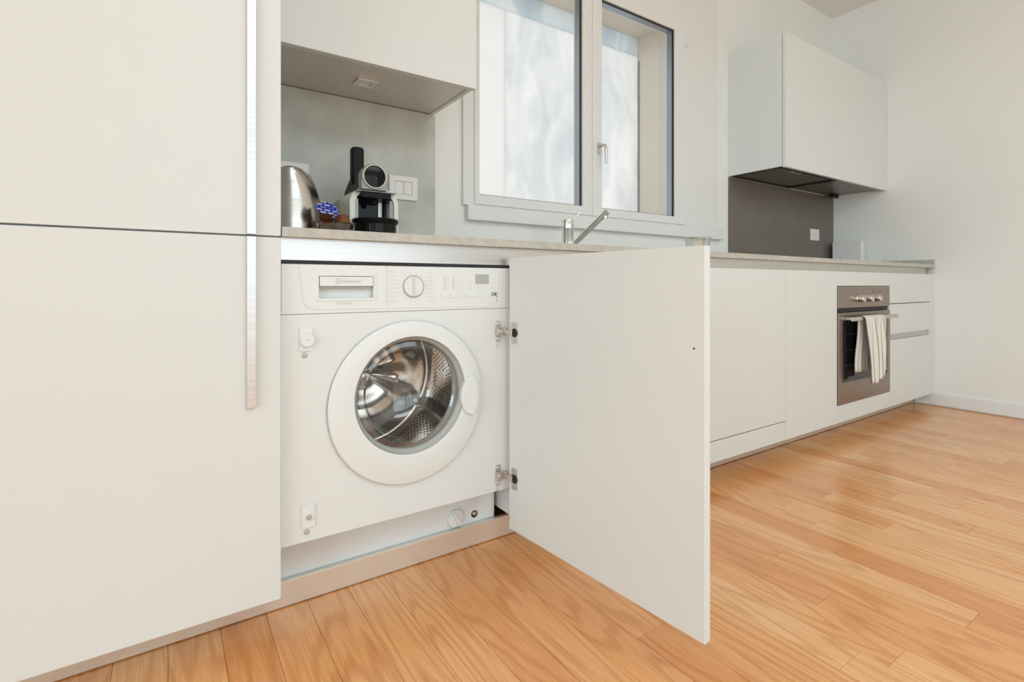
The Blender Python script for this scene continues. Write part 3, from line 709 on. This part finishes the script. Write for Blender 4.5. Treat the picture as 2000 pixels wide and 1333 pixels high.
# fixing plates on the front
def fixing(x0, x1, z0, z1, big):
    b = B(); prism(b, rrect(x0, x1, z0, z1, .002, 3), MY - .0035, MY - .0003); p = obj('fixing_plate', b, ENAM2, wm, bevel=.0008)
    cx, cz = (x0 + x1) / 2 + .001, (z0 + z1) / 2 - .001
    if big:
        b = B(); lathe(b, [(.0155, 0), (.0155, .006), (.0145, .0075), (0, .0075)], (cx + .001, MY - .0035, cz), (0, -1, 0), 32); k = obj('cap', b, ENAM2, p, smooth=True)
        b = B(); cyl(b, (cx + .001, MY - .0108, cz), (cx + .001, MY - .0113, cz), .0018, n=10); obj('screw_hole', b, GREYPRINT, p)
    else:
        b = B(); lathe(b, [(.0125, 0), (.0120, .0015), (.0, .0015)], (cx, MY - .0035, cz), (0, -1, 0), 28); obj('cap', b, ENAM2, p, smooth=True)
        b = B(); lathe(b, [(.0066, 0), (.0060, .003), (0, .0036)], (cx, MY - .0048, cz - .001), (0, -1, 0), 20); obj('screw', b, SCREW, p, smooth=True)
    b = B(); lathe(b, [(.0062, 0), (.0058, .002), (.003, .003), (0, .0022)], (cx - .004, MY - .0002, z0 - .0095), (0, -1, 0), 20); obj('screw', b, SCREW, wm, smooth=True)
fixing(.250, .279, .6205, .6735, True); fixing(.2545, .2835, .2160, .2700, False)
# recessed base with pump filter cap and hole
b = B(); box(b, MX0 + .014, .8375, .124, .50, .030, .1843); bs = obj('base_panel', b, BASEP, t, bevel=.003)
b = B(); lathe(b, [(.0305, 0), (.0305, .002), (.0285, .003), (.0270, .001), (.025, .001), (.0245, .009), (.023, .010), (0, .010)], (.7000, .1240, .0905), (0, -1, 0), 40); fc = obj('filter_cap', b, BASEP, t, smooth=True, label='round pump filter cap')
M = Matrix.Translation((.7000, .109, .0905)) @ Matrix.Rotation(math.radians(-32), 4, 'Y')
b = B(); box(b, -.0035, .0035, -.001, .004, -.022, .022, M); obj('cap_ridge', b, BASEP, fc, bevel=.001)
b = B(); lathe(b, [(.0105, 0), (.0105, .0012), (0, .0012)], (.7660, .1240, .0845), (0, -1, 0), 24); obj('foot_hole', b, BLACK, t)
b = B(); lathe(b, [(.0070, 0), (.0055, .002), (0, .0025)], (.7665, .1227, .0860), (0, -1, 0), 12); obj('foot_screw', b, NICKEL, t, smooth=True)
for fx in (.27, .79):
    for fy in (.14, .43):
        b = B(); cyl(b, (fx, fy + .03, .0005), (fx, fy + .03, .031), .018, n=16); obj('foot', b, BLACK, t)

# hinged furniture door, standing open a little past 90 degrees
PV = Vector((.8090, -.0010, 0)); ang = math.radians(-90 + 4.7)   # direction of the door leaf from its hinge edge
dirv = Vector((math.cos(ang), math.sin(ang), 0)); nrm = Vector((-dirv.y, dirv.x, 0))   # nrm points to +x
def dframe(): 
    M = Matrix.Identity(4)
    for i in range(3): M[i][0] = dirv[i]; M[i][1] = nrm[i]; M[i][2] = (0, 0, 1)[i]; M[i][3] = PV[i]
    return M
DM = dframe()
def dbox(b, l0, l1, n0, n1, z0, z1): return box(b, l0, l1, n0, n1, z0, z1, DM)
b = B(); dbox(b, 0, .606, 0, .0195, .0790, .8485); door = obj('furniture_door', b, LACQ, t, bevel=.0011, label='plain white door panel standing open')
c = DM @ Vector((.583, -.0006, .6475)); b = B(); cyl(b, c, c + nrm * .001, .0020, n=12); obj('screw_hole', b, BLACK, door)
for zc in (.640, .2300):
    # mounting plate on machine front
    b = B(); prism(b, rrect(.7765, .7905, zc - .031, zc + .029, .003, 3), MY - .0028, MY - .0003); hp = obj('hinge_plate', b, NICKEL, t, bevel=.0005, label='nickel hinge plate on the machine front')
    for dz in (.021, -.021):
        b = B(); lathe(b, [(.0052, 0), (.0048, .002), (0, .0028)], (.7835, MY - .0028, zc + dz), (0, -1, 0), 16); obj('screw', b, CHROME, hp, smooth=True)
    b = B(); lathe(b, [(.0048, 0), (.0045, .002), (0, .003)], (.7805, MY - .0003, zc - .0395), (0, -1, 0), 16); obj('screw', b, CHROME, t, smooth=True)
    b = B(); prism(b, [(.7745, zc + .0115), (.7985, zc + .0115), (.8030, zc + .0090), (.8030, zc - .0090), (.7985, zc - .0115), (.7745, zc - .0115)], MY - .0115, MY - .0045); arm = obj('hinge_arm', b, NICKEL, t, bevel=.0012)
    b = B(); lathe(b, [(.0048, 0), (.0046, .0018), (0, .0022)], (.7830, MY - .0115, zc), (0, -1, 0), 18); obj('screw', b, CHROME, arm, smooth=True)
    b = B(); box(b, .7985, .8075, MY - .017, MY - .007, zc - .0068, zc + .0068); obj('hinge_link', b, NICKEL, t, bevel=.0012)
    # cup flange on the door
    b = B(); dbox(b, .012, .036, -.0022, -.0003, zc - .034, zc + .026); cf = obj('hinge_flange', b, NICKEL, door, bevel=.0006, label='nickel hinge flange on the door')
    cc = DM @ Vector((.026, -.0020, zc - .003)); b = B(); cyl(b, cc, cc - nrm * .0012, .0125, n=28); obj('hinge_cup', b, BLACK, door)
    b = B(); dbox(b, -.0035, .0245, -.0115, -.0038, zc - .0095, zc + .0040); obj('hinge_bracket', b, NICKEL, door, bevel=.0014)

# ------------------------------------------------------------------ tap
tx, ty = 1.362, .40
t = thing('kitchen_tap', 'chrome mixer tap with slanting straight spout in front of the window', 'tap', (tx, ty, .90))
b = B(); lathe(b, [(.026, 0), (.026, .006), (.0235, .008), (.0235, .0998), (.0245, .1015), (.0245, .1025)], (tx, ty, .9002), (0, 0, 1), 36); obj('tap_body', b, CHROME, t, smooth=True)
b = B(); lathe(b, [(.0300, 0), (.0300, .0025)], (tx, ty, 1.0028), (0, 0, 1), 36); obj('collar', b, CHROME, t, smooth=True)
b = B(); lathe(b, [(.0235, 0), (.0235, .027), (.0225, .031), (0, .031)], (tx, ty, 1.0054), (0, 0, 1), 36); cpb = obj('cap', b, CHROME, t, smooth=True)
b = B(); cyl(b, (tx + .0165, ty - .0165, 1.014), (tx + .0175, ty - .0175, 1.014), .004, n=14); obj('red_mark', b, RED, cpb, label='small red hot-water dot')
b = B(); tube(b, [(tx + .012, ty, 1.022), (tx + .028, ty - .004, 1.040), (tx + .058, ty - .012, 1.072)], [.0035, .0034, .0034], 12); obj('lever', b, CHROME, t, smooth=True)
# spout: from the body foot up and out over the sink towards the room
sp0 = Vector((tx + .012, ty - .008, .928)); sp1 = Vector((1.432, .245, 1.058))
b = B(); cyl(b, sp0, sp1, .0118, .0118, 28); spo = obj('spout', b, CHROME, t, smooth=True)
d = (sp1 - sp0).normalized()
b = B(); lathe(b, [(.0128, -.012), (.0128, .001), (.0115, .002), (0, .002)], sp1, d, 28); obj('spout_end', b, CHROME, spo, smooth=True)
b = B(); cyl(b, sp1 - d * .009 + Vector((0, 0, -.010)), sp1 - d * .009 + Vector((0, 0, -.0215)), .0085, n=20); obj('nozzle', b, NICKEL, spo, smooth=True)

# ------------------------------------------------------------------ tumbler behind the open door top
gx, gy = 1.842, .13
t = thing('glass_tumbler', 'low clear glass tumbler just above the top corner of the open door', 'glass', (gx, gy, .90))
b = B(); lathe(b, [(.030, .0), (.044, .003), (.050, .050), (.0525, .068), (.0510, .0695), (.0485, .068), (.046, .050), (.040, .010), (0, .008)], (gx, gy, .9003), (0, 0, 1), 40, (True, False)); obj('bowl', b, JARG, t, smooth=True)

# ------------------------------------------------------------------ kettle
kx, ky = .303, .365
t = thing('electric_kettle', 'brushed steel electric kettle half hidden behind the tall cabinet edge', 'kettle', (kx, ky, .90))
b = B(); lathe(b, [(.074, 0), (.076, .004), (.076, .014), (.070, .018)], (kx, ky, .9003), (0, 0, 1), 48); obj('power_base', b, BLACKP, t, smooth=True)
def kettle():
    bm = B(); prof = [(.070, .018), (.0745, .022), (.0755, .045), (.0750, .075), (.0735, .105), (.0700, .130), (.0640, .155), (.0560, .175), (.0480, .188), (.0420, .193)]
    lathe(bm, prof, (kx, ky, .9003), (0, 0, 1), 64)
    # draw the spout out of the upper front
    dv = Vector((-.30, -.95, 0)).normalized()
    for v in bm.verts:
        h = v.co.z - .9003; p = Vector((v.co.x - kx, v.co.y - ky, 0))
        if p.length < .01 or h < .12: continue
        k = max(0, (p.normalized().dot(dv) - .5) / .5); w = min(1, (h - .12) / .07)
        v.co += dv * (.034 * k ** 1.0 * w ** 1.3); v.co.z += .006 * k * w
    return bm
obj('kettle_body', kettle(), STEEL, t, smooth=True)
b = B(); lathe(b, [(.041, 0), (.041, .002), (.034, .006), (.015, .009), (0, .0095)], (kx, ky, 1.0925), (0, 0, 1), 40); kl = obj('lid', b, STEEL, t, smooth=True)
b = B(); lathe(b, [(.010, 0), (.012, .008), (.010, .012), (0, .013)], (kx, ky + .015, 1.0995), (0, 0, 1), 20); obj('lid_knob', b, BLACKP, kl, smooth=True)
hd_ = Vector((.62, .78, 0)).normalized(); pts = []
for r, h in ((.048, .188), (.068, .190), (.086, .176), (.094, .150), (.096, .110), (.090, .075), (.070, .050)): pts.append(Vector((kx, ky, .9003 + h)) + hd_ * r)
b = B(); tube(b, pts, [.010, .011, .012, .0125, .0125, .011, .009], 14); obj('handle', b, BLACKP, t, smooth=True, label='black curved handle')

# ------------------------------------------------------------------ coffee maker
mx, my = .5215, .30
t = thing('coffee_maker', 'cream and black capsule coffee maker with raised lever in the niche', 'coffee maker', (mx, .38, .90))
x0, x1, zt = .447, .596, 1.062
outer = rrect(x0, x1, .9005, zt, .046, 10, (0, 0, 1, 1)); inner = rrect(x0 + .015, x1 - .0135, .9005, zt - .0145, .034, 10, (0, 0, 1, 1))
def shell(outer, inner, y0, y1):
    bm = B(); n = len(outer); V = []
    for y in (y0, y1): V.append([bm.verts.new((a, y, c)) for a, c in outer]); V.append([bm.verts.new((a, y, c)) for a, c in inner])
    o0, i0, o1, i1 = V
    for i in range(n):
        j = (i + 1) % n
        if i == 0: 
            continue
        bm.faces.new((o0[i], o0[j], i0[j], i0[i])); bm.faces.new((o1[i], i1[i], i1[j], o1[j]))
        bm.faces.new((o0[i], o1[i], o1[j], o0[j])); bm.faces.new((i0[i], i0[j], i1[j], i1[i]))
    bm.faces.new((o0[0], i0[0], i1[0], o1[0])); bm.faces.new((o0[1], o1[1], i1[1], i0[1])); return bm
obj('side_shell', shell(outer, inner, my, .415), CREAM, t, smooth=True, label='cream arch-shaped housing')
outer2 = rrect(x0 + .003, x1 - .003, .9005, zt - .003, .044, 8, (0, 0, 1, 1))
b = B(); prism(b, outer2, .416, .52); obj('rear_housing', b, CREAMD, t, smooth=True)
b = B(); prism(b, rrect(x0 + .012, x1 - .012, .9010, zt - .012, .036, 8, (0, 0, 1, 1)), my + .055, .414); obj('inner_body', b, BLACKG, t, smooth=True)
for a, c in ((x0 + .0155, x0 + .026), (x1 - .026, x1 - .0140)):
    b = B(); prism(b, rrect(a, c, .955, 1.030, .003, 3), my + .004, my + .054); obj('inner_cheek', b, GREYM, t)
b = B(); box(b, x1 - .046, x1 - .034, my + .050, my + .0545, .955, 1.034); obj('steel_strip', b, ALU, t)
b = B(); prism(b, rrect(x0 + .030, x1 - .030, 1.030, 1.048, .005, 4), my - .020, my + .054); obj('brew_block', b, BLACKP, t, bevel=.002)
b = B(); lathe(b, [(.007, 0), (.010, .010)], (mx, my + .005, 1.0155), (0, 0, 1), 20); obj('coffee_outlet', b, BLACKP, t, smooth=True)
b = B(); prism(b, rrect(x0 + .014, x1 - .014, 1.0480, 1.0515, .001, 2), my - .022, my + .054); obj('head_plate', b, GREYM, t, bevel=.0008)
# head: block with round face
hz_, hr = 1.0915, .0390; hxc = .5100
pol = [(hxc - hr, 1.052)] + [(hxc + hr * math.cos(PI - PI * i / 24), hz_ + hr * math.sin(PI - PI * i / 24)) for i in range(25)] + [(hxc + hr, 1.052)]
b = B(); prism(b, pol, my - .030, my - .002); hdm = obj('head', b, GREYM, t, smooth=True, bevel=.002, label='grey metallic head with round face')
b = B(); lathe(b, [(.0365, 0), (.0362, .006), (.0345, .0080), (.0325, .0072), (.0322, .002)], (hxc, my - .030, hz_), (0, -1, 0), 48, (False, False)); obj('face_ring', b, CREAM, hdm, smooth=True, label='bright ring around the dark lens')
b = B(); lathe(b, [(.0323, 0), (.0323, .0035), (.028, .0045), (0, .006)], (hxc, my - .030, hz_), (0, -1, 0), 40); obj('face_lens', b, BLACKG, hdm, smooth=True)
b = B(); prism(b, [(my - .0015, 1.053), (my - .0015, 1.118), (my + .03, 1.125), (.44, 1.115), (.50, 1.08), (.52, 1.045), (.50, 1.035), (my + .03, 1.035)], mx - .034, mx + .034, 'yz'); obj('shoulder', b, BLACKP, t, bevel=.006, seg=3)
# lever standing upright
b = B(); prism(b, rrect(.482, .5215, 1.085, 1.208, .011, 6), .395, .425); obj('lever', b, BLACKP, t, bevel=.008, seg=4, label='raised black lever')
# round drip tray
dy = my - .005
b = B(); lathe(b, [(.064, 0), (.0665, .004), (.0665, .022), (.063, .026), (.0625, .050), (.068, .056), (.0695, .063), (.067, .067), (0, .067)], (mx, dy, .9005), (0, 0, 1), 48); dt = obj('drip_tray', b, BLACKG, t, smooth=True)
b = B(); lathe(b, [(.0665, 0), (.0685, .001), (.0685, .016), (.0665, .017)], (mx, dy, .9040), (0, 0, 1), 48, (False, False)); obj('tray_band', b, BLACKP, dt, smooth=True)

# ------------------------------------------------------------------ glass dish with coffee creamer pods
bx, by = .392, .255
t = thing('glass_dish', 'small clear glass dish holding the pods beside the coffee maker', 'dish', (bx, by, .90))
b = B(); lathe(b, [(.030, 0), (.036, .002), (.046, .018), (.0505, .040), (.0490, .041), (.0445, .019), (.035, .005), (0, .004)], (bx, by, .9003), (0, 0, 1), 40, (True, False)); obj('bowl', b, JARG, t, smooth=True)
def pod(loc, rot, label, m_lid, k=1.3):
    t = thing('creamer_pod', label, 'pod', loc, None); T = Matrix.Translation(loc) @ rot @ Matrix.Scale(k, 4)
    b = B(); lathe(b, [(.0125, -.022), (.0135, -.021), (.0165, -.010), (.0185, -.001), (.0225, -.0008), (.0225, 0)], (0, 0, 0), (0, 0, 1), 28)
    bmesh.ops.transform(b, matrix=T, verts=b.verts); obj('cup', b, BROWN, t, smooth=True)
    bm = B(); uvl = bm.loops.layers.uv.new('UV'); n = 32; r = .0230
    vs = [bm.verts.new((r * math.cos(2 * PI * i / n), r * math.sin(2 * PI * i / n), .0006)) for i in range(n)]; f = bm.faces.new(vs)
    lo = [bm.verts.new((r * math.cos(2 * PI * i / n), r * math.sin(2 * PI * i / n), .0001)) for i in range(n)]; bm.faces.new(lo[::-1])
    for i in range(n): bm.faces.new((lo[i], lo[(i + 1) % n], vs[(i + 1) % n], vs[i]))
    for lp in f.loops: lp[uvl].uv = (lp.vert.co.x / r * .5 + .5, lp.vert.co.y / r * .5 + .5)
    bmesh.ops.transform(bm, matrix=T, verts=bm.verts); obj('lid', bm, m_lid, t)
R_ = lambda ax, dg: Matrix.Rotation(math.radians(dg), 4, ax)
pod(Vector((.363, .228, .981)), R_('Z', -14) @ R_('X', 40) @ R_('Y', 9), 'creamer pod with blue printed lid facing the room, on top', LID)
pod(Vector((.376, .262, .976)), R_('Z', -10) @ R_('X', 38) @ R_('Y', 12), 'creamer pod tucked close behind the blue-lidded one', LID)
pod(Vector((.408, .236, .936)), R_('Z', -30) @ R_('X', 165) @ R_('Y', 8), 'brown creamer pod lying upside down at the right of the dish', BROWN)
pod(Vector((.368, .268, .924)), R_('X', 172) @ R_('Y', -8), 'brown creamer pod upside down at the left of the dish', BROWN, 1.15)

# ------------------------------------------------------------------ white router box and cable in the far corner
t = thing('router_box', 'flat white box standing against the right wall on the worktop', 'box', (4.02, .475, .90))
b = B(); prism(b, rrect(.385, .572, .9003, 1.078, .010, 5), 3.998, 4.052, 'yz'); obj('housing', b, SOCK, t, smooth=True, bevel=.003, seg=3)
b = B(); box(b, 3.9972, 3.9982, .40, .56, 1.060, 1.0615); obj('seam', b, LIGHTPRINT, t)
b = B(); tube(b, [(4.00, .590, .930), (3.975, .585, .955), (3.945, .575, .962), (3.915, .565, .945), (3.895, .56, .915), (3.893, .55, .904), (3.93, .545, .9035), (3.97, .560, .9040), (3.99, .585, .9045)], .0026, 8)
tag(obj('power_cable', b, SOCK, origin=(3.93, .57, .903), smooth=True), 'thin white cable loop on the worktop beside the white box', 'cable')
